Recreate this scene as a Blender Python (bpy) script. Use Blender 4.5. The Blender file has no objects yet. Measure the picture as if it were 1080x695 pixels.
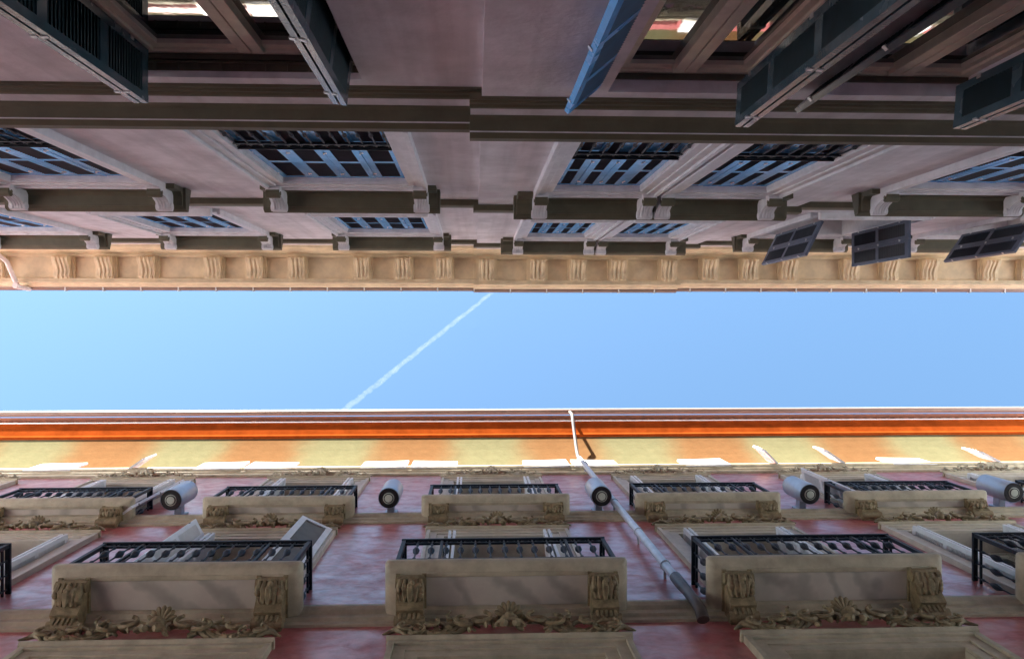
import bpy, bmesh, math, random
from mathutils import Vector, Matrix
random.seed(7)
S = bpy.context.scene
COL = S.collection
R = math.radians
CZ = 1.5                                   # eye height above the street; z below is measured from the eye

# ------------------------------------------------------------------ camera
cam = bpy.data.cameras.new('camera'); camo = bpy.data.objects.new('camera', cam); COL.objects.link(camo)
cam.sensor_width = 36.0; cam.lens = 30.0; cam.clip_start = 0.05; cam.clip_end = 20000
cam.shift_y = -0.0014
T = math.atan(40 / 900)
r_ = Vector((math.cos(T), 0, -math.sin(T))); u_ = Vector((0, -1, 0)); d_ = Vector((math.sin(T), 0, math.cos(T)))
M3 = Matrix((r_, u_, -d_)).transposed()
camo.matrix_world = Matrix.Translation((0, 0, CZ)) @ M3.to_4x4()
S.camera = camo
# ------------------------------------------------------------------ world, sun, exposure
SUN_EL, SUN_AZ = R(41), R(205)             # azimuth clockwise from +Y: the sun stands behind the first building
sv = Vector((math.sin(SUN_AZ) * math.cos(SUN_EL), math.cos(SUN_AZ) * math.cos(SUN_EL), math.sin(SUN_EL)))
w = bpy.data.worlds.new('World'); S.world = w; w.use_nodes = True
nt = w.node_tree
sky = nt.nodes.new('ShaderNodeTexSky'); sky.sky_type = 'NISHITA'; sky.sun_disc = False
sky.sun_elevation = SUN_EL; sky.sun_rotation = SUN_AZ
sky.air_density = 1.0; sky.dust_density = 0.6; sky.ozone_density = 3.0
bg = nt.nodes['Background']; bg.inputs['Strength'].default_value = 0.036
wb = nt.nodes.new('ShaderNodeVectorMath'); wb.operation = 'MULTIPLY'; wb.inputs[1].default_value = (0.97, 1.09, 1.0)   # camera white balance of the sky
nt.links.new(sky.outputs['Color'], wb.inputs[0]); nt.links.new(wb.outputs['Vector'], bg.inputs['Color'])
sl = bpy.data.lights.new('sun', 'SUN'); sl.energy = 3.6; sl.angle = R(0.5); sl.color = (1.0, 0.93, 0.82)
so = bpy.data.objects.new('sun', sl); COL.objects.link(so)
so.rotation_euler = (-sv).to_track_quat('-Z', 'Y').to_euler(); so.location = (0, -30, 40)
S.view_settings.view_transform = 'Standard'; S.view_settings.look = 'None'
S.view_settings.exposure = 3.55; S.view_settings.gamma = 1.0; S.view_settings.use_curve_mapping = False
S.cycles.max_bounces = 10; S.cycles.diffuse_bounces = 7; S.cycles.glossy_bounces = 4
S.cycles.sample_clamp_indirect = 6.0

# ------------------------------------------------------------------ materials
def mat(name, col, rough=0.6, metal=0.0, var=0.15, scale=3.0, bump=0.0, bscale=40.0, col2=None, streak=0.0,
        rvar=0.0, rscale=4.0, spec=0.5, lo=0.35, hi=0.7):
    m = bpy.data.materials.new(name); m.use_nodes = True
    n = m.node_tree.nodes; L = m.node_tree.links
    b = n['Principled BSDF']
    b.inputs['Roughness'].default_value = rough; b.inputs['Metallic'].default_value = metal
    b.inputs['Specular IOR Level'].default_value = spec
    geo = n.new('ShaderNodeNewGeometry')
    no = n.new('ShaderNodeTexNoise'); no.inputs['Scale'].default_value = scale; no.inputs['Detail'].default_value = 6
    no.inputs['Roughness'].default_value = 0.62
    L.new(geo.outputs['Position'], no.inputs['Vector'])
    ra = n.new('ShaderNodeMapRange'); ra.inputs['From Min'].default_value = lo; ra.inputs['From Max'].default_value = hi
    L.new(no.outputs['Fac'], ra.inputs['Value'])
    mx = n.new('ShaderNodeMix'); mx.data_type = 'RGBA'
    c2 = col2 if col2 else tuple(c * (1 - var) for c in col)
    c1 = col if col2 else tuple(min(1, c * (1 + var)) for c in col)
    mx.inputs[6].default_value = (*c1, 1); mx.inputs[7].default_value = (*c2, 1)
    L.new(ra.outputs['Result'], mx.inputs[0])
    out = mx.outputs[2]
    if streak:
        mp = n.new('ShaderNodeMapping'); mp.inputs['Scale'].default_value = (7, 7, 0.35)
        L.new(geo.outputs['Position'], mp.inputs['Vector'])
        n2 = n.new('ShaderNodeTexNoise'); n2.inputs['Scale'].default_value = 1.0; n2.inputs['Detail'].default_value = 4
        L.new(mp.outputs['Vector'], n2.inputs['Vector'])
        r2 = n.new('ShaderNodeMapRange'); r2.inputs['From Min'].default_value = 0.45; r2.inputs['From Max'].default_value = 0.75
        r2.inputs['To Max'].default_value = streak
        L.new(n2.outputs['Fac'], r2.inputs['Value'])
        m2 = n.new('ShaderNodeMix'); m2.data_type = 'RGBA'
        m2.inputs[7].default_value = (*(c * 0.45 for c in col), 1)
        L.new(r2.outputs['Result'], m2.inputs[0]); L.new(out, m2.inputs[6]); out = m2.outputs[2]
    L.new(out, b.inputs['Base Color'])
    if rvar:
        n3 = n.new('ShaderNodeTexNoise'); n3.inputs['Scale'].default_value = rscale; n3.inputs['Detail'].default_value = 5
        L.new(geo.outputs['Position'], n3.inputs['Vector'])
        r3 = n.new('ShaderNodeMapRange'); r3.inputs['From Min'].default_value = 0.35; r3.inputs['From Max'].default_value = 0.65
        r3.inputs['To Min'].default_value = max(0.02, rough - rvar); r3.inputs['To Max'].default_value = min(1, rough + rvar)
        L.new(n3.outputs['Fac'], r3.inputs['Value']); L.new(r3.outputs['Result'], b.inputs['Roughness'])
    if bump:
        n4 = n.new('ShaderNodeTexNoise'); n4.inputs['Scale'].default_value = bscale; n4.inputs['Detail'].default_value = 5
        L.new(geo.outputs['Position'], n4.inputs['Vector'])
        bp = n.new('ShaderNodeBump'); bp.inputs['Strength'].default_value = bump; bp.inputs['Distance'].default_value = 0.01
        L.new(n4.outputs['Fac'], bp.inputs['Height']); L.new(bp.outputs['Normal'], b.inputs['Normal'])
    return m

M_mauve = mat('mauve_plaster', (0.72, 0.70, 0.75), 0.7, var=0.16, scale=2.6, bump=0.4, bscale=24, streak=0.4)
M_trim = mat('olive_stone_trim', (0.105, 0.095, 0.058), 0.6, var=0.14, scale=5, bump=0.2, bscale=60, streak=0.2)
M_casing = mat('pale_stone_casing', (0.68, 0.67, 0.70), 0.45, var=0.12, scale=6, bump=0.15, bscale=70, streak=0.25)
M_cornice = mat('buff_stone', (0.66, 0.535, 0.35), 0.65, var=0.16, scale=4, bump=0.2, bscale=50)
M_blue = mat('blue_grey_paint', (0.045, 0.080, 0.098), 0.22, var=0.15, scale=9, bump=0.06, bscale=80, rvar=0.06)
M_skyblue = mat('sky_sheen_blue', (0.10, 0.40, 0.85), 0.2, var=0.12, scale=9, bump=0.04, bscale=60, rvar=0.05, spec=0.8)  # closed blue-grey leaves, with the sky's reflection put into the base colour
M_brightblue = mat('sky_lit_blue', (0.05, 0.27, 0.62), 0.22, var=0.12, scale=9, bump=0.1, bscale=80, rvar=0.08)  # one leaf's vivid sky reflection, mixed into its colour
M_bluelouver = mat('shaded_blue_louvre', (0.02, 0.085, 0.19), 0.4, var=0.15, scale=9)  # slats of the bright leaf: darker copy, shade in the colour
M_teal = mat('shaded_teal_louvre', (0.022, 0.042, 0.05), 0.4, var=0.15, scale=9)  # slats of the blue-grey leaves, their shade painted in
M_louver = mat('shaded_louvre', (0.03, 0.036, 0.05), 0.45, var=0.15, scale=9)  # down-facing slats look dark; that shade is in the base colour
M_slate = mat('slate_paint', (0.085, 0.105, 0.155), 0.40, var=0.15, scale=9, bump=0.1, bscale=80)
M_frame = mat('greige_window_paint', (0.68, 0.66, 0.56), 0.45, var=0.12, scale=8, bump=0.1)
M_dark = mat('dark_wood', (0.10, 0.085, 0.06), 0.6, var=0.2, scale=8)
M_glass = mat('window_glass', (0.012, 0.016, 0.014), 0.02, var=0.05, bump=0.04, bscale=2.5, spec=0.9)
M_iron = mat('black_iron', (0.007, 0.010, 0.016), 0.5, var=0.2, scale=20, bump=0.1, spec=0.3)
M_steel = mat('bright_steel', (0.6, 0.6, 0.6), 0.35, metal=0.8)
M_red = mat('crimson_plaster', (0.50, 0.12, 0.125), 0.36, col2=(0.33, 0.05, 0.055), scale=9.0, bump=0.12, bscale=70,
            rvar=0.10, rscale=2.0, streak=0.4, spec=1.0)
cb = M_red.node_tree.nodes['Principled BSDF']; cb.inputs['Coat Weight'].default_value = 0.6; cb.inputs['Coat Roughness'].default_value = 0.30
_n = M_red.node_tree.nodes; _L = M_red.node_tree.links
_g = _n.new('ShaderNodeNewGeometry'); _mp = _n.new('ShaderNodeMapping'); _mp.inputs['Scale'].default_value = (1.1, 1.1, 1.6)
_L.new(_g.outputs['Position'], _mp.inputs['Vector'])
_t = _n.new('ShaderNodeTexNoise'); _t.inputs['Scale'].default_value = 2.8; _t.inputs['Detail'].default_value = 8; _t.inputs['Roughness'].default_value = 0.64
_t.inputs['Distortion'].default_value = 0.6
_L.new(_mp.outputs['Vector'], _t.inputs['Vector'])
_r = _n.new('ShaderNodeMapRange'); _r.inputs['From Min'].default_value = 0.34; _r.inputs['From Max'].default_value = 0.66; _r.inputs['To Min'].default_value = 0.1; _r.inputs['To Max'].default_value = 1.0
_L.new(_t.outputs['Fac'], _r.inputs['Value']); _L.new(_r.outputs['Result'], cb.inputs['Coat Weight'])
_r2 = _n.new('ShaderNodeMapRange'); _r2.inputs['From Min'].default_value = 0.36; _r2.inputs['From Max'].default_value = 0.64
_r2.inputs['To Min'].default_value = 0.5; _r2.inputs['To Max'].default_value = 0.36
_L.new(_t.outputs['Fac'], _r2.inputs['Value']); _L.new(_r2.outputs['Result'], cb.inputs['Roughness'])
M_stone = mat('beige_stone', (0.44, 0.39, 0.275), 0.6, var=0.22, scale=5, bump=0.25, bscale=50, streak=0.25)
M_carve = mat('carved_stone', (0.31, 0.245, 0.13), 0.65, col2=(0.13, 0.098, 0.048), scale=14, bump=0.4, bscale=60)
M_white = mat('white_shutter_paint', (0.72, 0.74, 0.76), 0.45, var=0.06, scale=8, streak=0.1)
M_lamp = mat('grey_lamp_metal', (0.36, 0.43, 0.53), 0.35, var=0.08, scale=10, metal=0.2)
M_black = mat('black_plastic', (0.015, 0.015, 0.017), 0.35)
M_lens = mat('lamp_lens', (0.42, 0.46, 0.40), 0.1)
M_zinc = mat('grey_zinc', (0.50, 0.54, 0.60), 0.38, metal=0.35, var=0.12, scale=7, streak=0.3)
M_rust = mat('cast_iron', (0.055, 0.045, 0.04), 0.42, var=0.3, scale=12, bump=0.2)
M_palepipe = mat('pale_pipe_paint', (0.075, 0.068, 0.066), 0.7, var=0.08, scale=8)
M_orange = mat('orange_paint', (0.28, 0.055, 0.010), 0.9, var=0.2, scale=3, bump=0.1, streak=0.2, spec=0.0)
M_tile = mat('terracotta', (0.36, 0.12, 0.06), 0.75, col2=(0.22, 0.09, 0.06), scale=7, bump=0.3)
M_gutter = mat('brown_gutter', (0.24, 0.17, 0.14), 0.4, var=0.1, metal=0.2)
M_road = mat('pale_paving', (0.53, 0.56, 0.60), 0.8, var=0.2, scale=2, bump=0.3, bscale=25)
M_kerb = mat('granite', (0.32, 0.31, 0.30), 0.7, var=0.15, scale=9, bump=0.2)

# marble for the balcony undersides
def marble():
    m = mat('veined_marble', (0.52, 0.48, 0.40), 0.45, var=0.08, scale=4)
    n = m.node_tree.nodes; L = m.node_tree.links; b = n['Principled BSDF']
    old = b.inputs['Base Color'].links[0].from_socket
    geo = n.new('ShaderNodeNewGeometry'); mp = n.new('ShaderNodeMapping'); mp.inputs['Rotation'].default_value = (0, 0, R(38))
    L.new(geo.outputs['Position'], mp.inputs['Vector'])
    wv = n.new('ShaderNodeTexWave'); wv.inputs['Scale'].default_value = 0.8; wv.inputs['Distortion'].default_value = 9
    wv.inputs['Detail'].default_value = 4; wv.inputs['Detail Scale'].default_value = 1.4
    L.new(mp.outputs['Vector'], wv.inputs['Vector'])
    cr = n.new('ShaderNodeValToRGB'); cr.color_ramp.elements[0].position = 0.0; cr.color_ramp.elements[1].position = 0.45
    cr.color_ramp.elements[0].color = (0.6, 0.6, 0.6, 1); cr.color_ramp.elements[1].color = (1, 1, 1, 1)
    L.new(wv.outputs['Fac'], cr.inputs['Fac'])
    mx = n.new('ShaderNodeMix'); mx.data_type = 'RGBA'; mx.blend_type = 'MULTIPLY'; mx.inputs[0].default_value = 0.8
    L.new(old, mx.inputs[6]); L.new(cr.outputs['Color'], mx.inputs[7]); L.new(mx.outputs[2], b.inputs['Base Color'])
    return m
M_marble = marble()

BAY, BAY0 = 3.15, 0.32
def cove_mat():                            # eaves painted in alternating fields of yellow and orange
    m = mat('eaves_paint', (0.8, 0.4, 0.13), 0.9, var=0.04, spec=0.0, bump=0.35, bscale=18)
    n = m.node_tree.nodes; L = m.node_tree.links; b = n['Principled BSDF']
    geo = n.new('ShaderNodeNewGeometry'); sp = n.new('ShaderNodeSeparateXYZ'); L.new(geo.outputs['Position'], sp.inputs[0])
    no = n.new('ShaderNodeTexNoise'); no.inputs['Scale'].default_value = 1.3; L.new(geo.outputs['Position'], no.inputs['Vector'])
    def mth(op, a, c):
        q = n.new('ShaderNodeMath'); q.operation = op
        for i, v in enumerate((a, c)):
            if isinstance(v, (int, float)): q.inputs[i].default_value = v
            elif v is not None: L.new(v, q.inputs[i])
        return q.outputs[0]
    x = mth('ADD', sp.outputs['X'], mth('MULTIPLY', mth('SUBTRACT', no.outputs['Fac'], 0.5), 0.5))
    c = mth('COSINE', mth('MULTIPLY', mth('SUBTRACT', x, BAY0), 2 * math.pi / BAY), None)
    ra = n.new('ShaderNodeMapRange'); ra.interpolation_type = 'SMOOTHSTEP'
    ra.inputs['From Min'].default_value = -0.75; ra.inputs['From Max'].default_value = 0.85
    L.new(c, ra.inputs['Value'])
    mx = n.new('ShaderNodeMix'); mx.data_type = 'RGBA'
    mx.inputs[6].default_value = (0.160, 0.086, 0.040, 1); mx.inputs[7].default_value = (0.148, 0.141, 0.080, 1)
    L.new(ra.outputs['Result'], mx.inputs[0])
    n2 = n.new('ShaderNodeTexNoise'); n2.inputs['Scale'].default_value = 5.0; n2.inputs['Detail'].default_value = 9; n2.inputs['Roughness'].default_value = 0.7
    L.new(geo.outputs['Position'], n2.inputs['Vector'])
    r2 = n.new('ShaderNodeMapRange'); r2.inputs['From Min'].default_value = 0.3; r2.inputs['From Max'].default_value = 0.7
    r2.inputs['To Min'].default_value = 0.86; r2.inputs['To Max'].default_value = 1.06
    L.new(n2.outputs['Fac'], r2.inputs['Value'])
    vm = n.new('ShaderNodeVectorMath'); vm.operation = 'SCALE'; L.new(mx.outputs[2], vm.inputs[0]); L.new(r2.outputs['Result'], vm.inputs['Scale'])
    L.new(vm.outputs['Vector'], b.inputs['Base Color'])
    return m
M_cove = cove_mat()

# ------------------------------------------------------------------ mesh building
class MB:
    def __init__(self): self.v = []; self.f = []; self.mi = []; self.cur = 0
    def add(self, vs, fs):
        k = len(self.v); self.v += [tuple(a) for a in vs]
        for f in fs: self.f.append([i + k for i in f]); self.mi.append(self.cur)
    def box(self, x0, x1, y0, y1, z0, z1, mtx=None):
        vs = [Vector((x, y, z)) for z in (z0, z1) for y in (y0, y1) for x in (x0, x1)]
        if mtx: vs = [mtx @ a for a in vs]
        self.add(vs, [(0, 2, 3, 1), (4, 5, 7, 6), (0, 1, 5, 4), (2, 6, 7, 3), (0, 4, 6, 2), (1, 3, 7, 5)])
    def prof(self, pts, x0, x1):           # closed (p, z) outline swept along x
        n = len(pts)
        vs = [(x0, a, b) for a, b in pts] + [(x1, a, b) for a, b in pts]
        self.add(vs, [(i, (i + 1) % n, n + (i + 1) % n, n + i) for i in range(n)] + [tuple(range(n)), tuple(range(2 * n - 1, n - 1, -1))])
    def loft(self, rings, cap0=True, cap1=True):
        n = len(rings[0]); vs = [a for r in rings for a in r]; fs = []
        for k in range(len(rings) - 1):
            for i in range(n):
                j = (i + 1) % n; fs.append((k * n + i, k * n + j, (k + 1) * n + j, (k + 1) * n + i))
        if cap0: fs.append(tuple(range(n - 1, -1, -1)))
        if cap1: fs.append(tuple((len(rings) - 1) * n + i for i in range(n)))
        self.add(vs, fs)
    def tube(self, path, rad, n=8):
        path = [Vector(a) for a in path]
        rads = rad if isinstance(rad, (list, tuple)) else [rad] * len(path)
        rings = []; up = None
        for i, p in enumerate(path):
            t = (path[min(i + 1, len(path) - 1)] - path[max(i - 1, 0)]).normalized()
            if up is None:
                up = Vector((0, 0, 1)) if abs(t.z) < 0.9 else Vector((0, 1, 0))
            a = t.cross(up).normalized(); b = a.cross(t).normalized(); up = b
            rings.append([p + (a * math.cos(2 * math.pi * k / n) + b * math.sin(2 * math.pi * k / n)) * rads[i] for k in range(n)])
        self.loft(rings)
    def lathe(self, prof, cx=0, cy=0, n=12):   # (radius, z) about a vertical axis
        self.loft([[(cx + r * math.cos(2 * math.pi * k / n), cy + r * math.sin(2 * math.pi * k / n), z) for k in range(n)] for r, z in prof])
    def ell(self, c, r, mtx=None, nu=8, nv=5):
        c = Vector(c); rings = []
        for j in range(1, nv):
            a = math.pi * j / nv
            rg = []
            for i in range(nu):
                b = 2 * math.pi * i / nu
                q = Vector((r[0] * math.sin(a) * math.cos(b), r[1] * math.sin(a) * math.sin(b), r[2] * math.cos(a)))
                if mtx: q = mtx @ q
                rg.append(c + q)
            rings.append(rg)
        self.loft(rings)
    def build(self, name, mats, parent=None, loc=(0, 0, 0), s=1, bevel=0, smooth=False, rot=0):
        me = bpy.data.meshes.new(name)
        me.from_pydata([(x, y * s, z) for x, y, z in self.v], [], self.f)
        if not isinstance(mats, (list, tuple)): mats = [mats]
        for m in mats: me.materials.append(m)
        me.polygons.foreach_set('material_index', self.mi)
        bm = bmesh.new(); bm.from_mesh(me); bmesh.ops.recalc_face_normals(bm, faces=bm.faces); bm.to_mesh(me); bm.free()
        if smooth:
            me.polygons.foreach_set('use_smooth', [True] * len(me.polygons)); me.set_sharp_from_angle(angle=R(45))
        o = bpy.data.objects.new(name, me); COL.objects.link(o)
        if parent: o.parent = parent
        o.location = loc; o.rotation_euler = (0, 0, rot)
        if bevel:
            b = o.modifiers.new('edge', 'BEVEL'); b.width = bevel; b.segments = 2; b.limit_method = 'ANGLE'; b.angle_limit = R(40)
        return o

def tag(o, label=None, cat=None, group=None, kind=None):
    for k, v in (('label', label), ('category', cat), ('group', group), ('kind', kind)):
        if v: o[k] = v
    return o
def empty(name, loc):
    o = bpy.data.objects.new(name, None); COL.objects.link(o); o.location = loc; o.empty_display_size = 0.3
    return o
def copy_tree(o, parent, loc):
    c = o.copy(); COL.objects.link(c); c.parent = parent; c.location = loc
    for ch in list(o.children):
        d = ch.copy(); COL.objects.link(d); d.parent = c
    return c
def wall_mesh(x0, x1, z0, z1, holes, depth, mb=None):
    """front sheet at p = 0 with openings and their reveals"""
    mb = mb or MB()
    xs = sorted({x0, x1} | {h[0] for h in holes} | {h[1] for h in holes}); zs = sorted({z0, z1} | {h[2] for h in holes} | {h[3] for h in holes})
    xs = [x for x in xs if x0 <= x <= x1]
    for i in range(len(xs) - 1):
        for j in range(len(zs) - 1):
            cx, cz = (xs[i] + xs[i + 1]) / 2, (zs[j] + zs[j + 1]) / 2
            if any(h[0] < cx < h[1] and h[2] < cz < h[3] for h in holes): continue
            mb.add([(xs[i], 0, zs[j]), (xs[i + 1], 0, zs[j]), (xs[i + 1], 0, zs[j + 1]), (xs[i], 0, zs[j + 1])], [(0, 1, 2, 3)])
    for a, b, c, d in holes:
        q = [(a, c), (b, c), (b, d), (a, d)]
        for k in range(4):
            (ax, az), (bx, bz) = q[k], q[(k + 1) % 4]
            mb.add([(ax, 0, az), (bx, 0, bz), (bx, -depth, bz), (ax, -depth, az)], [(0, 1, 2, 3)])
        mb.add([(a, -depth, c), (b, -depth, c), (b, -depth, d), (a, -depth, d)], [(0, 1, 2, 3)])
    return mb

def leaf(w, h, rails, th=0.036, st=0.055, pitch=0.042, hinge=True):
    """louvred shutter leaf along +x from its hinge, top at z = 0"""
    mb = MB()
    mb.box(0, st, 0, th, -h, 0); mb.box(w - st, w, 0, th, -h, 0)
    zs = [0] + [-a for a in rails] + [-h]
    edges = [(-0.09, 0)] + [(-a - 0.045, -a + 0.045) for a in rails] + [(-h, -h + 0.11)]
    for a, b in edges: mb.box(st, w - st, 0.002, th - 0.002, a, b)
    for k in range(len(edges) - 1):
        top, bot = edges[k][0], edges[k + 1][1]
        n = max(2, int((top - bot) / pitch)); mb.cur = 2
        mb.box(st, w - st, th / 2 - 0.002, th / 2 + 0.002, bot, top)
        for i in range(n):
            z = bot + (i + 0.5) * (top - bot) / n
            m = Matrix.Translation((0, th / 2, z)) @ Matrix.Rotation(R(38), 4, 'X')
            mb.box(st, w - st, -0.021, 0.021, -0.0035, 0.0035, m)
    mb.cur = 0
    if hinge:
        mb.cur = 1
        for z in (-0.25, -h * 0.5, -h + 0.25):
            mb.box(-0.006, 0.02, -0.004, th + 0.004, z - 0.02, z + 0.02)
            mb.box(w - 0.006, w + 0.004, th * 0.5, th + 0.012, z - 0.016, z + 0.016)
        mb.cur = 0
    return mb
def hang(mb, m, parent, hx, hp, z, dx, dp, s, name='shutter'):
    return mb.build(name, [m, M_steel, M_louver if m is M_slate else M_teal if m is M_blue else M_bluelouver if m is M_brightblue else m], parent, (hx, s * hp, z), 1, rot=math.atan2(s * dp, dx))

# ================================================================== THE STREET (below the camera)
mb = MB(); mb.box(-400, 400, -400, 400, -0.3, 0.0)
tag(mb.build('ground', M_road), kind='structure')
mb = MB(); mb.box(-24, 24, -0.78, 1.7, -0.2, 0.006)
tag(mb.build('road', M_road), kind='structure')
for y0, y1 in ((-1.53, -0.78), (1.7, 2.77)):
    mb = MB(); mb.box(-24, 24, y0, y1, -0.2, 0.12)
    tag(mb.build('pavement', M_kerb, bevel=0.015), kind='structure')

# ================================================================== BUILDING WITH BLUE SHUTTERS
YA = -1.56; EXT = 13.6
A = empty('apartment_building', (0, YA, 0))
tag(A, 'mauve plastered building with blue shutters, hooded windows and a buff bracketed cornice', 'building')
CB0, CB1 = 0.05, 3.99                      # the middle part stands 6 cm proud
colsL = [-1.37 - 2.82 * k for k in range(4)]; colsR = [5.41 + 2.82 * k for k in range(3)]
colsC = [1.325, 2.715]
ow, owc = 1.33, 0.95
Z1a, Z1b, Z2a, Z2b, Z3a, Z3b = 2.9, 5.4, 6.55, 9.17, 11.35, 13.85
WTOP = 16.9
def holes_for(cols, w):
    return [(c - w / 2, c + w / 2, a, b) for c in cols for a, b in ((Z1a, Z1b), (Z2a, Z2b), (Z3a, Z3b))]
secs = [(-EXT, CB0, 0.0, colsL, ow), (CB0, CB1, 0.06, colsC, owc), (CB1, EXT, 0.0, colsR, ow)]
for x0, x1, off, cols, wd in secs:
    mb = wall_mesh(x0, x1, -CZ, WTOP, holes_for(cols, wd), 0.42)
    if off:
        for x in (x0, x1): mb.add([(x, 0, -CZ), (x, -0.1, -CZ), (x, -0.1, WTOP), (x, 0, WTOP)], [(0, 1, 2, 3)])
    o = mb.build('wall', M_mauve, A, (0, off, CZ)); dz = 0.004 if off else 0
    # cornice between the first and second window rows
    mb = MB()
    e = 0.02 if not off else 0.08
    mb.prof([(-0.02, 5.53), (0.02, 5.53), (0.02, 5.56), (0.035, 5.565), (0.035, 5.60), (0.05, 5.61), (0.05, 5.655), (-0.02, 5.66)], x0 - e, x1 + e)
    mb.prof([(-0.02, 5.845), (0.06, 5.845), (0.075, 5.86), (0.145, 5.865), (0.145, 5.885), (0.15, 5.89), (0.185, 5.93), (0.19, 6.0), (0.06, 6.12), (-0.02, 6.14)], x0 - e, x1 + e)
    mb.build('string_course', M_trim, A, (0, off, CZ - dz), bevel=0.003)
    mb = MB(); mb.prof([(-0.02, 5.66), (0.043, 5.66), (0.043, 5.845), (-0.02, 5.845)], x0 - e + 0.005, x1 + e - 0.005)
    mb.prof([(0.146, 5.874), (0.153, 5.874), (0.153, 5.886), (0.146, 5.886)], x0 - e, x1 + e)
    mb.build('fascia', M_mauve, A, (0, off, CZ - dz))
    for zz, p in ((10.38, 0.07), (15.1, 0.06)):
        mb = MB(); mb.prof([(-0.02, zz), (p, zz), (p + 0.012, zz + 0.05), (p + 0.012, zz + 0.16), (0.0, zz + 0.22), (-0.02, zz + 0.22)], x0 - off, x1 + off)
        mb.build('string_course', M_trim, A, (0, off, CZ - dz), bevel=0.004)
    # crowning cornice
    mb = MB()
    mb.prof([(-0.02, 16.2), (0.045, 16.2), (0.06, 16.24), (0.06, 16.30), (0.085, 16.33), (0.085, 16.42), (0.11, 16.45), (0.13, 16.56), (0.15, 16.60), (0.205, 16.60), (0.205, 16.67), (0.605, 16.67), (0.605, 16.60),
             (0.66, 16.60), (0.66, 16.585), (0.695, 16.585), (0.70, 16.72), (0.735, 16.75), (0.765, 16.86), (0.765, 16.90), (-0.02, 16.98)], x0 - off, x1 + off)
    for p0, p1 in ((0.165, 0.185), (0.615, 0.635)): mb.prof([(p0, 16.586), (p1, 16.586), (p1, 16.602), (p0, 16.602)], x0 - off, x1 + off)
    mb.build('cornice', M_cornice, A, (0, off * 0.4, CZ - dz), bevel=0.004)
    mb = MB()
    a0 = [(0.775 + 0.055 * math.cos(R(t)), 17.0 + 0.09 * math.sin(R(t))) for t in range(180, 361, 20)]
    mb.prof(a0 + [(0.815, 17.005), (0.735, 17.005)], x0 - off, x1 + off)
    mb.cur = 1
    x = math.ceil(x0 / 0.72) * 0.72
    while x < x1:
        mb.box(x - 0.012, x + 0.012, 0.712, 0.842, 16.902, 16.93); mb.box(x - 0.012, x + 0.012, 0.832, 0.842, 16.9, 17.02); x += 0.72
    mb.build('gutter', [M_gutter, M_white], A, (0, off * 0.4, CZ - dz))
# roof: unseen steep slope, its ridge shaped to keep sun off the lower crimson facade
mb = MB(); mb.prof([(0.72, 17.0), (-0.4, 17.5), (-1.94, 22.35), (-6.0, 23.0), (-11, 17.0)], -EXT, EXT)
mb.build('roof', M_tile, A, (0, 0, CZ))
mb = MB(); mb.box(-EXT, EXT, -11, -10.7, -CZ, 17.0); mb.box(-EXT, -EXT + 0.3, -10.7, -0.01, -CZ, 17); mb.box(EXT - 0.3, EXT, -10.7, -0.01, -CZ, 17)
mb.build('back_wall', M_mauve, A, (0, 0, CZ))

# scrolled modillions under the cornice
def modillion():
    mb = MB(); wd = 0.145
    top = [(0.12, 0.0), (0.60, 0.0)]
    und = [(0.61, -0.05), (0.605, -0.10), (0.57, -0.13), (0.52, -0.12), (0.47, -0.10), (0.40, -0.12), (0.32, -0.17), (0.25, -0.23), (0.19, -0.27), (0.13, -0.26), (0.11, -0.2)]
    und = [(0.2 + (p - 0.11) * 0.82, z * 0.74) for p, z in und]; top = [(0.2, 0.0), (0.60, 0.0)]
    mb.prof(top + und, -wd, wd)
    mb.box(-wd - 0.025, wd + 0.025, 0.186, 0.614, -0.03, -0.002); mb.box(-wd - 0.055, wd + 0.055, 0.207, 0.603, -0.0015, 0.068)
    for x in (-0.075, 0.0, 0.075):          # reeded belly
        mb.tube([(x, p, z - 0.004) for p, z in und[2:10]], [0.010, 0.022, 0.026, 0.027, 0.028, 0.029, 0.026, 0.012], 6)
    for x in (-0.085, 0.0, 0.085): mb.box(x - 0.022, x + 0.022, 0.575, 0.617, -0.115, -0.06)
    return mb
mod0 = None
mxs = [c + d for c in colsL + colsR for d in (-0.79, 0, 0.79)] + [0.24, 1.23, 2.02, 2.81, 3.80]
for x in mxs:
    off = 0.06 if CB0 < x < CB1 else 0
    if mod0 is None: mod0 = modillion().build('modillion', M_cornice, A, (x, off * 0.4, CZ + 16.6), bevel=0.004, smooth=True)
    else:
        c = mod0.copy(); COL.objects.link(c); c.parent = A; c.location = (x, off * 0.4, CZ + 16.6)

# --- windows
def console():
    mb = MB(); wd = 0.075
    pts = [(0.0, 0.0), (0.24, 0.0), (0.245, -0.05), (0.225, -0.09), (0.19, -0.10), (0.15, -0.14), (0.12, -0.22), (0.105, -0.30), (0.085, -0.36), (0.045, -0.385), (0.0, -0.36)]
    mb.prof(pts, -wd, wd)
    for x in (-0.045, -0.015, 0.015, 0.045):
        mb.tube([(x, p + 0.002, z) for p, z in pts[3:8]], 0.011, 5)
    for x0, x1 in ((-wd - 0.012, wd + 0.012),):
        mb.cur = 1; mb.tube([(x0 + 0.016, 0.085, -0.345), (x1 - 0.016, 0.085, -0.345)], 0.052, 12); mb.tube([(x0 + 0.006, 0.085, -0.345), (x1 - 0.006, 0.085, -0.345)], 0.022, 10); mb.cur = 0
        mb.tube([(x0, 0.195, -0.055), (x1, 0.195, -0.055)], 0.045, 10)
    return mb
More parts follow.
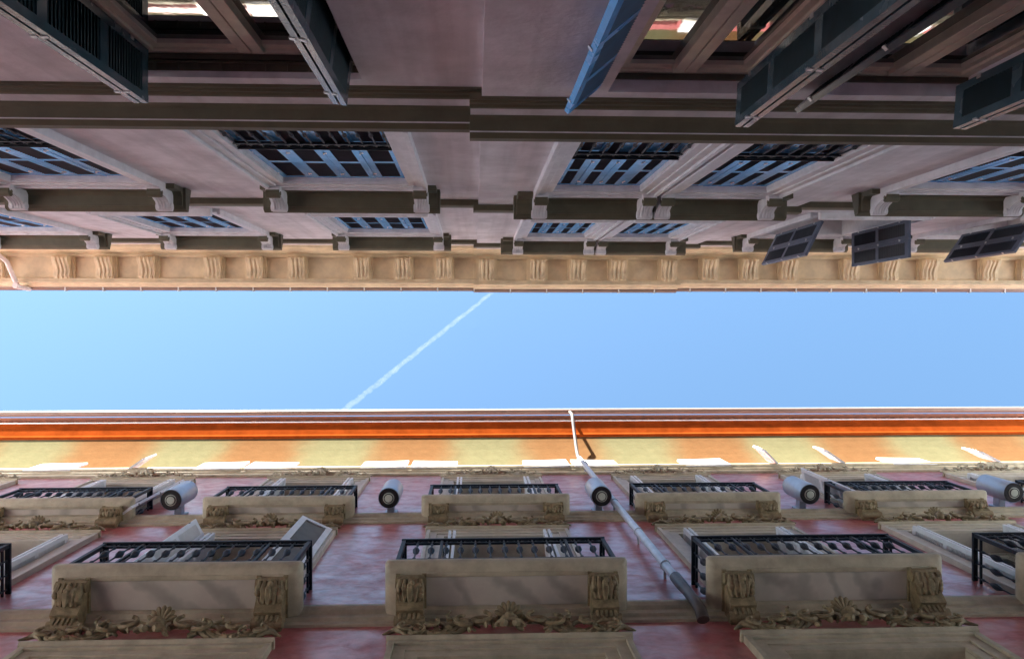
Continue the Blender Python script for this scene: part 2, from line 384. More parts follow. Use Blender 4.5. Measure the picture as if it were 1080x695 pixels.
def casing_mesh(w, h, b, foot=True):       # architrave with stepped faces, head at z = 0
    mb = MB()
    for (i, o, p) in ((0.0, b * 0.42, 0.03), (b * 0.42, b * 0.8, 0.045), (b * 0.8, b, 0.07)):
        for sx in (-1, 1):
            xa, xb = sorted((sx * (w / 2 + i), sx * (w / 2 + o))); mb.box(xa, xb, -0.01, p, -h, o)
        mb.box(-w / 2 - i, w / 2 + i, -0.01, p - 0.001, i, o)
    for sx in (-1, 1):
        xa, xb = sorted((sx * w / 2, sx * (w / 2 - 0.012))); mb.box(xa, xb, -0.39, 0.006, -h, -0.012)
    mb.box(-w / 2, w / 2, -0.39, 0.005, -0.012, -0.0005)
    return mb
def hood_mesh(x0, x1):                     # frieze and projecting hood; z = 0 is the window head
    mb = MB()
    mb.prof([(0.0, 0.20), (0.055, 0.20), (0.055, 0.40), (0.08, 0.43), (0.10, 0.445), (0.21, 0.45), (0.21, 0.47), (0.225, 0.475), (0.25, 0.53), (0.25, 0.57), (0.05, 0.66), (0.0, 0.66)], x0 + 0.03, x1 - 0.03)
    mb.prof([(0.0, 0.47), (0.235, 0.485), (0.262, 0.535), (0.262, 0.575), (0.0, 0.665)], x0, x1)
    return mb
def guard(w):
    mb = MB(); z1 = 0.86
    for z in (z1, z1 - 0.13, 0.10): mb.box(-w / 2, w / 2, -0.012, 0.012, z - 0.012, z + 0.012)
    mb.box(-w / 2, w / 2, -0.025, 0.025, z1 + 0.012, z1 + 0.024)
    n = int(w / 0.105)
    for i in range(n + 1):
        x = -w / 2 + 0.02 + (w - 0.04) * i / n
        mb.lathe([(0.008, 0.1), (0.008, 0.36), (0.02, 0.42), (0.008, 0.48), (0.008, z1 - 0.14), (0.014, z1 - 0.07), (0.008, z1)], x, 0, 6)
        if i < n:
            xc = x + (w - 0.04) / n / 2
            mb.tube([(xc + 0.036 * math.cos(a), 0, z1 - 0.065 + 0.045 * math.sin(a)) for a in [k * math.pi / 5 for k in range(11)]], 0.006, 5)
    return mb
def sash(w, h, p):                         # two casements meeting in the middle, panes set back
    fr = MB(); f = 0.065
    fr.box(-w / 2, w / 2, p - 0.06, p + 0.02, -0.055, 0)
    for sx in (-1, 1):
        xa, xb = sorted((sx * w / 2, sx * (w / 2 - f))); fr.box(xa, xb, p - 0.06, p + 0.018, -h, -0.055)
        xa, xb = sorted((sx * 0.004, sx * 0.075)); fr.box(xa, xb, p - 0.05, p + 0.03, -h, -0.057)
        xa, xb = sorted((sx * 0.075, sx * (w / 2 - f)))
        fr.box(xa, xb, p - 0.05, p + 0.0, -0.14, -0.057); fr.box(xa, xb, p - 0.05, p, -h, -h + 0.12); fr.box(xa, xb, p - 0.045, p - 0.005, -h * 0.66, -h * 0.66 + 0.035)
        xa, xb = sorted((sx * (w / 2 - f), sx * (w / 2 - f - 0.05))); fr.box(xa, xb, p - 0.05, p + 0.001, -h, -0.058)
    gl = MB(); gl.box(-w / 2 + 0.05, w / 2 - 0.05, p - 0.035, p - 0.028, -h + 0.05, -0.06)
    return fr, gl

leaf_cache = {}
def get_leaf(w, h, rails, m):
    return leaf(w, h, rails)
def make_A_closed(w, z_a, z_b, row, cen):
    """row 2 and 3 window: casing, hood on consoles, four closed louvred leaves"""
    h = z_b - z_a
    win = casing_mesh(w, h, 0.2).build('window', M_casing, A, (0, 0, CZ + z_b), bevel=0.004)
    lw = w / 4 - 0.004
    proto = leaf(lw, h - 0.03, [0.85, 1.72] if row == 2 else [0.75, 1.6], st=0.066)
    first = None
    for k in range(4):
        x = -w / 2 + 0.004 + k * (lw + 0.0035)
        if first is None: first = proto.build('shutter', [M_skyblue, M_steel, M_louver], win, (x, -0.075, -0.015))
        else:
            c = first.copy(); COL.objects.link(c); c.parent = win; c.location = (x, -0.075 + (0.004 if k in (1, 2) else 0), -0.015)
    mb = MB(); mb.box(-w / 2 - 0.1, w / 2 + 0.1, 0.0, 0.1 if row == 3 else 0.03, -h - 0.09, -h); mb.build('sill', M_casing, win, (0, 0, 0), bevel=0.008)
    if row == 2:
        g = guard(w - 0.01).build('guard_rail', M_iron, win, (0, -0.0, -h))
    if not cen:
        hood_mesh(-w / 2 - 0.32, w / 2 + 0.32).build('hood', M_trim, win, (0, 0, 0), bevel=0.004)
        for sx in (-1, 1): console().build('bracket', [M_casing, M_trim], win, (sx * (w / 2 + 0.12), 0.03, 0.445), bevel=0.003, smooth=True)
    else:
        for sx in (-1, 1): console().build('bracket', [M_casing, M_trim], win, (sx * (w / 2 + 0.12), 0.03, 0.445), bevel=0.003, smooth=True)
    return win
def place(proto, first, loc):
    if first: proto.location = loc; return proto
    return copy_tree(proto, A, loc)
p2 = make_A_closed(ow, Z2a, Z2b, 2, False); p2c = make_A_closed(owc, Z2a, Z2b, 2, True)
p3 = make_A_closed(ow, Z3a, Z3b, 3, False); p3c = make_A_closed(owc, Z3a, Z3b, 3, True)
for i, c in enumerate(colsL + colsR): place(p2, i == 0, (c, 0, CZ + Z2b))
for i, c in enumerate(colsC):
    place(p2c, i == 0, (c, 0.06, CZ + Z2b)); place(p3c, i == 0, (c, 0.06, CZ + Z3b))
openR = colsR[:2]
for i, c in enumerate(colsL + colsR[2:]): place(p3, i == 0, (c, 0, CZ + Z3b))
for zb in (Z2b, Z3b):                      # one long hood over the paired windows
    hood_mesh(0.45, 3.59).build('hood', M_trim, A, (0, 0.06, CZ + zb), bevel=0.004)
# upper windows with swung-open slate shutters
for j, c in enumerate(openR):
    h = Z3b - Z3a
    win = casing_mesh(ow, h, 0.2).build('window', M_casing, A, (c, 0, CZ + Z3b), bevel=0.004)
    fr, gl = sash(ow, h, -0.3); fr.build('sash', M_frame, win); gl.build('pane', M_glass, win)
    hood_mesh(-ow / 2 - 0.32, ow / 2 + 0.32).build('hood', M_trim, win, bevel=0.004)
    for sx in (-1, 1): console().build('bracket', [M_casing, M_trim], win, (sx * (ow / 2 + 0.12), 0.03, 0.445), bevel=0.003, smooth=True)
    mb = MB(); mb.box(-ow / 2 - 0.1, ow / 2 + 0.1, 0.0, 0.1, -h - 0.09, -h); mb.build('sill', M_casing, win, bevel=0.008)
    lf = leaf(0.262, 1.78, [0.85], st=0.045, pitch=0.05)
    def pair(hx, hp, dx, dp):
        d = Vector((dx, dp)).normalized() * 0.266
        for k in range(2): hang(lf, M_slate, win, hx + d.x * k, hp + d.y * k, -0.56, dx, dp, 1)
    if j == 0:
        pair(-0.61, 0.10, -0.2, 0.40); pair(0.61, 0.06, 0.0, 0.52)
    else:
        pair(-0.42, 0.09, -0.27, 0.38); pair(0.61, 0.06, 0.2, 0.52)

# first row: deep openings, glazed, folded shutters standing out into the street
def make_A_row1(c, w, off, shutters, pelmet):
    h = Z1b - Z1a
    q = -0.165 if pelmet else -0.14
    fr, gl = sash(w, h, q)
    win = fr.build('window', M_frame, A, (c, off, CZ + Z1b), bevel=0.004)
    gl.build('pane', M_glass, win)
    mb = MB(); mb.box(-w / 2 + 0.002, w / 2 - 0.002, q + 0.025, q + 0.06, -0.03, -0.003)
    if pelmet:
        mb.box(-w / 2 + 0.002, w / 2 - 0.002, -0.095, -0.085, -0.035, -0.004)
        for i in range(10): mb.box(-w / 2 + 0.06 + i * (w - 0.12) / 9 - 0.005, -w / 2 + 0.06 + i * (w - 0.12) / 9 + 0.005, -0.085, -0.04, -0.022, -0.004)
        mb.box(-w / 2 + 0.002, w / 2 - 0.002, -0.085, -0.04, -0.008, -0.003)
    mb.build('pelmet', M_dark, win)
    mb = MB(); mb.box(-w / 2 - 0.1, w / 2 + 0.1, -0.05, 0.1, -h - 0.09, -h); mb.build('sill', M_casing, win, bevel=0.008)
    for (lw, hx, hp, dx, dp, n, m) in shutters:
        d = Vector((dx, dp)).normalized(); nrm = Vector((-d.y, d.x))
        lf = leaf(lw, h - 0.12, [0.62, 1.28], st=0.05, pitch=0.036)
        for k in range(n):
            q = nrm * (0.05 * k)
            hang(lf, m, win, hx + q.x, hp + q.y, -0.10, dx, dp, 1)
    return win
for c in colsL[:3]:
    make_A_row1(c, ow, 0, [(0.325, -ow / 2 + 0.05, -0.135, 0.0, 1, 2, M_blue), (0.33, ow / 2 - 0.035, -0.135, -0.13, 1, 2, M_blue)], True)
make_A_row1(colsC[0], owc, 0.06, [(0.36, -owc / 2 + 0.01, -0.06, -0.95, 0.8, 1, M_brightblue), (0.27, owc / 2 - 0.06, -0.03, -0.06, 1, 2, M_blue)], False)
make_A_row1(colsC[1], owc, 0.06, [(0.30, -owc / 2 + 0.02, -0.06, -1.05, 1, 1, M_blue), (0.27, owc / 2 - 0.04, -0.03, -0.08, 1, 2, M_blue)], False)
for c in colsR[:1]:
    make_A_row1(c, ow, 0, [(0.325, -ow / 2 + 0.05, -0.135, 0.0, 1, 2, M_blue), (0.33, ow / 2 - 0.035, -0.135, 0.0, 1, 2, M_blue)], True)

# ================================================================== CRIMSON BUILDING WITH BALCONIES
YB = 2.80
B = empty('apartment_building', (0, YB, 0))
tag(B, 'crimson building with stone balconies, iron railings, carved window heads and orange eaves', 'building')
bays = [BAY0 + BAY * k for k in range(-3, 4)]
LB = [ # (opening bottom, head, half opening, casing band)
    (3.9, 7.24, 0.80, 0.27), (8.42, 11.40, 0.72, 0.24), (12.66, 15.48, 0.69, 0.22)]
H3 = (16.5, 17.12, 0.64)
holes = [(b - hw, b + hw, a, z) for b in bays for a, z, hw, _ in LB] + [(b - H3[2], b + H3[2], H3[0], H3[1]) for b in bays]
wall_mesh(-EXT, EXT, -CZ, 17.40, holes, 0.4).build('wall', M_red, B, (0, 0, CZ), -1)
def strip(pts, name, m, bevel=0.004):
    mb = MB(); mb.prof(pts, -EXT, EXT); return mb.build(name, m, B, (0, 0, CZ), -1, bevel)
strip([(-0.02, 8.06), (0.03, 8.06), (0.03, 8.14), (0.055, 8.17), (0.055, 8.26), (0.085, 8.30), (0.10, 8.36), (0.10, 8.42), (-0.02, 8.45)], 'string_course', M_stone)
strip([(-0.02, 12.28), (0.03, 12.28), (0.03, 12.36), (0.055, 12.39), (0.055, 12.46), (0.08, 12.49), (0.095, 12.55), (0.095, 12.6), (-0.02, 12.63)], 'string_course', M_stone)
strip([(-0.02, 16.24), (0.04, 16.24), (0.05, 16.28), (0.05, 16.34), (0.085, 16.37), (0.085, 16.41), (0.125, 16.43), (0.15, 16.46), (0.15, 16.52), (-0.02, 16.53)], 'string_course', M_stone)
# painted eaves: sloping cove, orange beam, tile ends and gutter
cv = [(0.0, 17.40), (0.06, 17.56), (0.14, 17.76), (0.24, 17.99), (0.345, 18.21), (0.45, 18.41)]
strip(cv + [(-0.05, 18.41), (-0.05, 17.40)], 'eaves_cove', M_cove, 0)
strip([(0.40, 18.40), (0.47, 18.40), (0.50, 18.42), (0.52, 18.47), (0.62, 18.60), (0.70, 18.70), (0.745, 18.73), (0.745, 18.77), (0.40, 18.78)], 'eaves_beam', M_orange)
strip([(0.70, 18.735), (0.765, 18.735), (0.765, 18.765), (0.70, 18.765)], 'eaves_fillet', M_white, 0)
mb = MB(); n = int(2 * EXT / 0.21)
for i in range(n):
    x = -EXT + (i + 0.5) * 0.21
    a = [(x + 0.095 * math.cos(R(t)), 18.80 + 0.075 * math.sin(R(t))) for t in range(0, 181, 30)]
    b = [(x + 0.072 * math.cos(R(t)), 18.80 + 0.055 * math.sin(R(t))) for t in range(180, -1, -30)]
    ring = a + b; e = random.uniform(-0.012, 0.012)
    mb.loft([[(q, 0.70, z) for q, z in ring], [(q, 0.79 + e * 0.6, z - 0.02) for q, z in ring]])
mb.build('tile_row', M_tile, B, (0, 0, CZ), -1)
a0 = [(0.93 + 0.06 * math.cos(R(t)), 18.99 + 0.07 * math.sin(R(t))) for t in range(180, 361, 20)]
strip(a0 + [(0.975, 18.995), (0.885, 18.995)], 'gutter', M_gutter, 0)
strip([(0.983, 18.985), (1.0, 18.985), (1.0, 19.01), (0.983, 19.01)], 'gutter_rim', M_white, 0)
strip([(0.86, 18.90), (-4.5, 20.6), (-9.5, 18.9)], 'roof', M_tile, 0)
mb = MB(); mb.box(-EXT, EXT, -9.5, -9.2, -CZ, 18.9); mb.box(-EXT, -EXT + 0.3, -9.2, -0.06, -CZ, 18.9); mb.box(EXT - 0.3, EXT, -9.2, -0.06, -CZ, 18.9)
mb.build('back_wall', M_red, B, (0, 0, CZ), -1)

def spiral(mb, cx, cz, r0, turns, a0, sgn, rad, p0, p1, n=22):
    pts = []; rr = []
    for i in range(n):
        t = i / (n - 1); a = a0 + sgn * turns * 2 * math.pi * t; r = r0 * (1 - 0.82 * t)
        pts.append((cx + r * math.cos(a), p0 + (p1 - p0) * t, cz + r * math.sin(a))); rr.append(rad * (1 - 0.35 * t))
    mb.tube(pts, rr, 6)
def crest(W, H, D):
    """carved scrolls, leaves and a central shell on a window head (z = 0)"""
    rnd = random.Random(3); mb = MB(); hw = W / 2
    for sx in (-1, 1):
        for (x, z, r, tr, a, sg, rad) in ((0.93, 0.20, 0.20, 1.3, 0.2, 1, 0.05), (0.66, 0.30, 0.24, 1.2, 3.4, -1, 0.055), (0.42, 0.34, 0.27, 1.4, 0.0, 1, 0.06),
                                          (0.22, 0.45, 0.30, 1.2, 2.8, -1, 0.065), (0.52, 0.62, 0.15, 1.1, 1.0, 1, 0.04), (0.78, 0.12, 0.13, 1.1, 0.4, -1, 0.035)):
            spiral(mb, sx * x * hw, z * H, r * H * 1.1, tr, a if sx > 0 else math.pi - a, sg * sx, rad * H * 0.95, D * 0.35, D * (0.85 + 0.45 * (1 - x)))
            mb.ell((sx * x * hw, D * (0.5 + 0.3 * (1 - x)), z * H), (0.035 * H, 0.02, 0.035 * H))
        for k in range(18):
            x = rnd.uniform(0.08, 0.97); ang = rnd.uniform(-1.2, 1.2)
            mb.ell((sx * x * hw, D * rnd.uniform(0.25, 0.75) * (1.1 - 0.5 * x), H * rnd.uniform(0.08, 0.8 - 0.55 * x)), (0.085 * H * rnd.uniform(0.6, 1.6), 0.016 + 0.02 * rnd.random(), 0.028 * H),
                   Matrix.Rotation(sx * ang, 3, 'Y') @ Matrix.Rotation(rnd.uniform(-0.6, 0.6), 3, 'Z'))
        # long leaf sprays creeping outwards
        for k in range(7):
            x0 = 0.3 + 0.1 * k
            mb.tube([(sx * hw * (x0 + 0.05 * j), D * (0.35 + 0.1 * math.sin(j * 1.5 + k)), H * (0.12 + 0.13 * math.sin(j * 1.1 + k * 0.9) + 0.1 * (1 - x0))) for j in range(5)], [0.012, 0.026, 0.03, 0.022, 0.008], 6)
    for k in range(7):                      # fan shell
        a = R(-66 + 22 * k)
        dr = Vector((math.sin(a), 0.85 * math.cos(a) + 0.08, 0.8 * math.cos(a))); b0 = Vector((0, D * 0.55, 0.62 * H))
        mb.tube([b0 + dr * (q * 0.31 * H) for q in (0.15, 0.4, 0.7, 0.92, 1.0)], [0.02 * H, 0.035 * H, 0.052 * H, 0.045 * H, 0.02 * H], 7)
    mb.ell((0, D * 0.8, 0.36 * H), (0.20 * H, 0.05, 0.26 * H), None, 10, 6)
    mb.ell((0, D * 0.95, 0.40 * H), (0.11 * H, 0.05, 0.16 * H), None, 10, 6)
    for sx in (-1, 1): mb.tube([(sx * (0.05 + 0.14 * t) * H * 1.6, D * (0.95 - 0.2 * t), (0.05 + 0.10 * math.sin(3 * t)) * H) for t in (0, .25, .5, .75, 1)], [0.03, 0.04, 0.035, 0.025, 0.012], 6)
    return mb
def rring(w, P, z, r=0.035):                # plan of a balcony slab with rounded outer corners
    pts = [(-w, -0.02, z)]
    for cx, a0 in ((-w + r, 180), (w - r, 90)):
        for k in range(5):
            a = R(a0 - k * 22.5); pts.append((cx + r * math.cos(a), P - r + r * math.sin(a), z))
    return pts + [(w, -0.02, z)]
def corbel(P, dep):
    mb = MB(); wd = 0.125
    pts = [(0.0, 0.0), (P - 0.09, 0.0), (P - 0.085, -0.05), (P - 0.10, -0.10), (P - 0.15, -0.125), (P * 0.62, -0.12), (P * 0.48, -0.15), (P * 0.34, -0.24), (P * 0.26, -dep * 0.8), (P * 0.17, -dep), (0.06, -dep * 0.98), (0.0, -dep * 0.9)]
    mb.prof(pts, -wd, wd)
    mb.tube([(-wd - 0.018, P - 0.145, -0.065), (wd + 0.018, P - 0.145, -0.065)], 0.055, 12)
    mb.tube([(-wd - 0.018, 0.075, -dep * 0.88), (wd + 0.018, 0.075, -dep * 0.88)], 0.05, 12)
    for k, x in enumerate((-0.085, -0.045, 0, 0.045, 0.085)):   # acanthus lobes and reeding
        e = 0.02 * (2 - abs(k - 2))
        mb.tube([(x * 1.1, P - 0.10, -0.10), (x * 1.2, P - 0.17, -0.145 - e), (x * 1.05, P * 0.58, -0.15 - e), (x, P * 0.46, -0.18 - e)], [0.018, 0.036, 0.036, 0.012], 6)
        mb.tube([(x, P * 0.40, -0.19), (x, P * 0.30, -dep * 0.68), (x, P * 0.2, -dep * 0.99), (x, 0.05, -dep * 1.0)], [0.012, 0.02, 0.022, 0.014], 6)
    rnd = random.Random(5)
    for k in range(14):
        mb.ell((rnd.uniform(-0.11, 0.11), P - rnd.uniform(0.12, 0.27), -0.15 - rnd.uniform(0, 0.03)), (0.028, 0.035, 0.022))
    for sx in (-1, 1): mb.box(sx * wd - 0.02, sx * wd + 0.02, 0.0, P - 0.075, -0.03, -0.003)
    return mb
def balcony_railing(w, P, zb):
    mb = MB(); z0, z1 = zb + 0.11, zb + 0.86
    ins = 0.045; xw, pf = w - 0.11, P - ins
    def bal(x, p):
        mb.lathe([(0.008, z0), (0.02, z0 + 0.05), (0.009, z0 + 0.10), (0.009, z0 + 0.24), (0.036, z0 + 0.335), (0.036, z0 + 0.375), (0.009, z0 + 0.47), (0.009, z1 - 0.2), (0.017, z1 - 0.16), (0.009, z1 - 0.12), (0.009, z1 - 0.01)], x, p, 7)
    for z, hh, d in ((z0, 0.012, 0.014), (z1 - 0.115, 0.010, 0.012), (z1, 0.016, 0.026)):
        mb.box(-xw - d, xw + d, pf - d, pf + d, z - hh, z + hh)
        for sx in (-1, 1): mb.box(sx * xw - d, sx * xw + d, 0.0, pf - d, z - hh, z + hh)
    for sx in (-1, 1):
        mb.box(sx * xw - 0.02, sx * xw + 0.02, pf - 0.02, pf + 0.02, zb - 0.02, z1 + 0.018)
        mb.box(sx * xw * 0.62 - 0.014, sx * xw * 0.62 + 0.014, pf - 0.0135, pf + 0.0135, zb - 0.02, z1 - 0.017)
        k = max(2, round(pf / 0.15))
        for i in range(1, k + 1): bal(sx * xw, pf - i * pf / (k + 0.35))
    n = round(2 * xw / 0.148)
    for i in range(1, n): bal(-xw + 2 * xw * i / n, pf)
    for i in range(n):                       # little rings in the frieze under the handrail
        x = -xw + 2 * xw * (i + 0.5) / n
        mb.tube([(x + 0.042 * math.cos(a), pf, z1 - 0.062 + 0.042 * math.sin(a)) for a in [q * math.pi / 5 for q in range(11)]], 0.007, 5)
    return mb
def balcony(z, w, P, th):
    mb = MB()
    rings = [rring(w - 0.20, P - 0.13, 0.02), rring(w - 0.195, P - 0.125, 0.0), rring(w - 0.145, P - 0.095, 0.0), rring(w - 0.14, P - 0.09, 0.012), rring(w - 0.12, P - 0.078, 0.012)]
    for k in range(6):
        a = R(90 * k / 5); rings.append(rring(w - 0.105 + 0.105 * math.sin(a) ** 0.9, P - 0.07 + 0.07 * math.sin(a), 0.02 + (th - 0.07) * (1 - math.cos(a))))
    rings += [rring(w, P, th - 0.02), rring(w - 0.012, P - 0.012, th)]
    mb.loft(rings)
    mb.prof([(-0.01, -0.10), (0.06, -0.10), (0.075, -0.06), (0.12, -0.05), (0.135, 0.0), (0.135, 0.015), (-0.01, 0.015)], -w + 0.2, w - 0.2)
    o = mb.build('balcony', M_stone, B, (0, 0, CZ + z), -1, 0.0, smooth=True)
    mb = MB(); mb.box(-w + 0.23, w - 0.23, 0.14, P - 0.14, 0.010, 0.022); mb.build('soffit_panel', M_marble, o, (0, 0, 0), -1)
    for sx in (-1, 1): corbel(P - 0.02, min(0.27, P * 0.7)).build('corbel', M_carve, o, (sx * (w - 0.26), 0, 0.005), -1, 0.0, smooth=True)
    balcony_railing(w, P, th).build('railing', M_iron, o, (0, 0, 0), -1, smooth=True)
    return o
M_case2 = mat('lit_window_stone', (0.52, 0.47, 0.38), 0.5, var=0.12, scale=6, bump=0.15, bscale=70, streak=0.2)  # upper casings: lighter copy of the stone, their extra light in the colour
def window_B(lv, crest_w, crest_h, crest_d, shut):
    a, z, hw, band = LB[lv]; h = z - a
    win = casing_mesh(2 * hw, h, band).build('window', M_case2 if lv else M_stone, B, (0, 0, CZ + z), -1, 0.004)  # lowest row gets darker stone, so its shade is in the colour
    mb = MB(); mb.prof([(0.0, band), (0.075, band), (0.10, band + 0.02), (0.10, band + 0.045), (0.0, band + 0.05)], -hw - band - 0.02, hw + band + 0.02)
    mb.build('head_moulding', M_stone, win, (0, 0, 0), -1, 0.003)
    crest(crest_w, crest_h, crest_d).build('crest', M_stone if lv == 2 else M_carve, win, (0, -0.05, band + 0.045), -1, smooth=True)
    fr, gl = sash(2 * hw, h, -0.3); fr.build('sash', M_frame, win, (0, 0, 0), -1); gl.build('pane', M_glass, win, (0, 0, 0), -1)
    if shut:
        lf = leaf(0.34, h - 0.1, [0.8, 1.6], pitch=0.045)
        for sx in (-1, 1):
            for k in range(2): hang(lf, M_white, win, sx * (hw - 0.03 - 0.06 * k), -0.22, -0.04, -sx * 0.10, 1, -1)
    return win
bal1 = balcony(8.2, 1.18, 0.55, 0.17); bal2 = balcony(12.42, 1.09, 0.36, 0.17)
w0 = window_B(0, 2.05, 0.46, 0.14, False); w1 = window_B(1, 1.85, 0.40, 0.11, True); w2 = window_B(2, 1.75, 0.36, 0.12, True)
for i, b in enumerate(bays):
    for o, z in ((bal1, 8.2), (bal2, 12.42), (w0, LB[0][1]), (w1, LB[1][1]), (w2, LB[2][1])):
        if i == 0: o.location = (b, 0, CZ + z)
        else: copy_tree(o, B, (b, 0, CZ + z))
# leaves that stand ajar
def casement(w, h):
    mb = MB(); t = 0.045
    for a, b in ((0, 0.075), (w - 0.075, w)): mb.box(a, b, 0, t, -h, 0)
    for a, b in ((-0.09, 0), (-h, -h + 0.1), (-h * 0.45, -h * 0.45 + 0.06)): mb.box(0.075, w - 0.075, 0.002, t - 0.002, a, b)
    mb.box(-0.005, 0.012, -0.006, 0.01, -0.4, -0.3); mb.box(-0.005, 0.012, -0.006, 0.01, -h + 0.3, -h + 0.4)
    mb.cur = 1; mb.box(0.07, w - 0.07, t * 0.4, t * 0.6, -h + 0.05, -0.05)
    return mb
def ajar(mbl, hx, hp, z, dx, dp):
    return mbl.build('window_leaf', [M_white, M_dark, M_white], B, (hx, -hp, CZ + z), 1, rot=math.atan2(-dp, dx))
ajar(casement(0.44, 2.7), -1.93, 0.05, 11.62, -0.42, 0.20); ajar(leaf(0.26, 2.6, [0.8, 1.6]), -3.55, 0.06, 11.35, -0.16, 0.3)
ajar(leaf(0.30, 2.2, [0.8, 1.5]), bays[5] - 0.82, 0.05, 14.75, -0.1, 0.4); ajar(leaf(0.36, 2.2, [0.8, 1.5]), bays[1] + 0.80, 0.05, 14.6, 0.30, 0.22)
# attic windows: small, with white leaves folded flat against the wall or ajar
l3 = MB(); l3.box(0, 0.88, 0, 0.036, -0.75, 0); l3.box(0.06, 0.40, -0.006, 0.042, -0.69, -0.06); l3.box(0.46, 0.80, -0.006, 0.042, -0.69, -0.06); l3s = leaf(0.42, 0.72, [], pitch=0.05, st=0.06)
flat = None; special = {(1, -1): (0.62, 0.42), (5, -1): (-0.5, 0.5), (5, 1): (-0.75, 0.5), (6, 1): (-0.8, 0.4)}
for i, b in enumerate(bays):
    fr, gl = sash(2 * H3[2], H3[1] - H3[0], -0.2)
    win = fr.build('window', M_white, B, (b, 0, CZ + H3[1]), -1); gl.build('pane', M_glass, win, (0, 0, 0), -1)
    for sx in (-1, 1):
        hx = sx * (H3[2] + 0.01)
        d = special.get((i, sx), (sx * 1.0, 0.02))
        o = hang(l3s if (i, sx) in special else l3, M_white, win, hx, 0.13 if sx > 0 else 0.09, 0.055, d[0], d[1], -1)

# ================================================================== FITTINGS ON THE FACADES
def wall_lamp(x, label):
    o = empty('wall_lamp', (x, YB, CZ + 12.62)); tag(o, label, 'wall lamp', 'cylinder lamps on the crimson wall')
    mb = MB(); c = -0.30
    mb.lathe([(0.135, 0.03), (0.146, 0.02), (0.153, 0.0), (0.157, 0.03), (0.157, 0.72), (0.148, 0.74), (0.10, 0.745)], 0, c, 28)
    mb.build('housing', M_lamp, o, smooth=True)
    mb = MB(); mb.lathe([(0.09, -0.006), (0.142, -0.006), (0.145, 0.025), (0.09, 0.025)], 0, c, 28); mb.lathe([(0.058, -0.02), (0.07, -0.022), (0.072, 0.0), (0.06, 0.0)], 0, c, 20)
    mb.build('bezel', M_black, o, smooth=True)
    mb = MB(); mb.lathe([(0.05, -0.024), (0.058, -0.02), (0.058, 0.02), (0.03, 0.02)], 0, c, 20); mb.lathe([(0.02, -0.016), (0.084, -0.0105), (0.084, 0.0), (0.03, 0.0)], 0, c, 20); mb.build('lens', M_lens, o)
    mb = MB(); mb.box(-0.05, 0.05, -0.16, -0.01, 0.28, 0.44); mb.box(-0.09, 0.09, -0.025, -0.0, 0.22, 0.5); mb.build('bracket', M_lamp, o, bevel=0.006)
    return o
wall_lamp(-4.405, 'grey cylinder wall lamp, leftmost in the row, beside the far-left balcony')
wall_lamp(-1.255, 'grey cylinder wall lamp, second from left, between balconies with no pipe near')
wall_lamp(1.895, 'grey cylinder wall lamp right beside the long drainpipe')
wall_lamp(5.045, 'grey cylinder wall lamp touching an open white shutter, fourth from left')
wall_lamp(8.195, 'grey cylinder wall lamp cut by the right edge of the photo')

dp = empty('drainpipe', (2.13, YB, 0)); tag(dp, 'long grey zinc drainpipe from orange eaves down the crimson wall to iron foot', 'drainpipe')
x = 0.0
mb = MB()
mb.tube([(0.0, -0.93, CZ + 18.93), (0, -0.925, CZ + 18.5), (-0.0, -0.70, CZ + 18.22), (-0.01, -0.30, CZ + 17.62), (-0.02, -0.19, CZ + 17.3), (-0.02, -0.19, CZ + 17.0)], 0.036, 12)
mb.build('offset_pipe', M_palepipe, dp, smooth=True)
mb = MB()
mb.tube([(-0.02, -0.19, CZ + 17.02), (-0.02, -0.19, CZ + 16.4), (0.0, -0.16, CZ + 15.9), (0.0, -0.16, CZ + 9.0), (0.0, -0.165, CZ + 8.75)], 0.05, 14)
mb.build('pipe', M_zinc, dp, smooth=True)
for z in (16.3, 14.6, 12.9, 11.0, 9.45):
    mb = MB(); mb.lathe([(0.05, z - 0.03), (0.06, z - 0.028), (0.06, z + 0.028), (0.05, z + 0.03)], 0.0, -0.16 if z < 16 else -0.185, 14)
    mb.box(-0.015, 0.015, -0.11, -0.0, z - 0.012, z + 0.012); mb.build('clamp', M_zinc, dp, (0, 0, CZ), smooth=True)
mb = MB()
mb.tube([(0, -0.165, CZ + 8.95), (0, -0.165, CZ + 8.70), (0.0, -0.17, CZ + 8.5), (0.0, -0.17, CZ + 8.2), (0.0, -0.155, CZ + 7.95), (0.0, -0.09, CZ + 7.85)], [0.062, 0.062, 0.055, 0.055, 0.06, 0.06], 14)
mb.lathe([(0.05, 8.83), (0.072, 8.84), (0.072, 8.95), (0.05, 8.96)], 0, -0.165, 14) if False else None
mb.build('foot', M_rust, dp, smooth=True)

rp = empty('rainwater_pipe', (-8.3, YA, 0)); tag(rp, 'short pale rainwater pipe bent under the buff cornice at the far left', 'drainpipe')
mb = MB()
mb.tube([(-0.3, 0.80, CZ + 16.95), (-0.3, 0.78, CZ + 16.5), (-0.33, 0.62, CZ + 16.42), (-0.40, 0.32, CZ + 16.30), (-0.5, 0.18, CZ + 16.12), (-2.2, 0.12, CZ + 15.6)], 0.045, 10)
M_bp = mat('buff_pipe_paint', (0.78, 0.70, 0.66), 0.45, var=0.08, scale=8)
mb.build('pipe', M_bp, rp, smooth=True)
mb = MB(); mb.lathe([(0.05, 16.40), (0.06, 16.41), (0.06, 16.47), (0.05, 16.48)], -0.3, 0.76, 12); mb.build('collar', M_bp, rp, (0, 0, CZ), smooth=True)

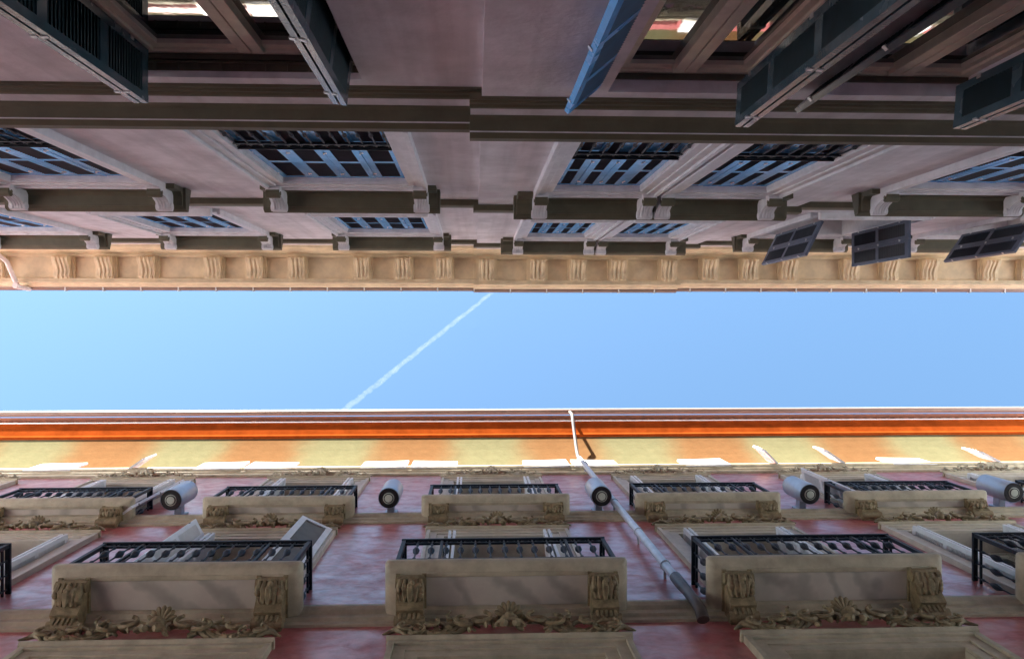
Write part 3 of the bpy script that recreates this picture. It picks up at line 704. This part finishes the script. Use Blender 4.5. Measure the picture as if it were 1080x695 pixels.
# ================================================================== VAPOUR TRAIL high above
def contrail():
    m = bpy.data.materials.new('vapour'); m.use_nodes = True; n = m.node_tree.nodes; L = m.node_tree.links
    for q in list(n):
        if q.type == 'BSDF_PRINCIPLED': n.remove(q)
    out = [q for q in n if q.type == 'OUTPUT_MATERIAL'][0]
    tr = n.new('ShaderNodeBsdfTransparent'); tl = n.new('ShaderNodeBsdfTranslucent'); tl.inputs['Color'].default_value = (0.95, 0.95, 0.95, 1)
    df = n.new('ShaderNodeBsdfDiffuse'); df.inputs['Color'].default_value = (0.95, 0.95, 0.95, 1)
    ad = n.new('ShaderNodeMixShader'); ad.inputs[0].default_value = 0.5; L.new(tl.outputs[0], ad.inputs[1]); L.new(df.outputs[0], ad.inputs[2])
    geo = n.new('ShaderNodeNewGeometry'); no = n.new('ShaderNodeTexNoise'); no.inputs['Scale'].default_value = 0.045; no.inputs['Detail'].default_value = 8
    no.inputs['Roughness'].default_value = 0.7
    L.new(geo.outputs['Position'], no.inputs['Vector'])
    lw = n.new('ShaderNodeLayerWeight'); lw.inputs['Blend'].default_value = 0.35
    iv = n.new('ShaderNodeMath'); iv.operation = 'SUBTRACT'; iv.inputs[0].default_value = 1.0; L.new(lw.outputs['Facing'], iv.inputs[1])
    ra = n.new('ShaderNodeMapRange'); ra.inputs['From Min'].default_value = 0.20; ra.inputs['From Max'].default_value = 0.80; ra.inputs['To Max'].default_value = 0.055
    L.new(no.outputs['Fac'], ra.inputs['Value'])
    mu = n.new('ShaderNodeMath'); mu.operation = 'MULTIPLY'; L.new(ra.outputs['Result'], mu.inputs[0]); L.new(iv.outputs[0], mu.inputs[1])
    mx = n.new('ShaderNodeMixShader'); L.new(mu.outputs[0], mx.inputs[0]); L.new(tr.outputs[0], mx.inputs[1]); L.new(ad.outputs[0], mx.inputs[2])
    L.new(mx.outputs[0], out.inputs['Surface'])
    Zc = 3000.0; p0 = Vector((95, -150, Zc)); p1 = Vector((-470, 300, Zc)); rnd = random.Random(2)
    d = p1 - p0; a = d.normalized(); sd = Vector((-a.y, a.x, 0)); rings = []
    N = 70
    for i in range(N):
        t = i / (N - 1); c = p0 + d * t + sd * rnd.uniform(-2, 2); wd = (5.5 + 4.5 * t) * rnd.uniform(0.85, 1.15) * (0.3 if i in (0, N - 1) else 1)
        rings.append([c + sd * (wd * math.cos(2 * math.pi * k / 12)) + Vector((0, 0, wd * 0.6 * math.sin(2 * math.pi * k / 12))) for k in range(12)])
    mb = MB(); mb.loft(rings); o = mb.build('contrail', m, smooth=True)
    tag(o, 'thin white vapour trail slanting across the strip of blue sky', 'vapour trail')
contrail()
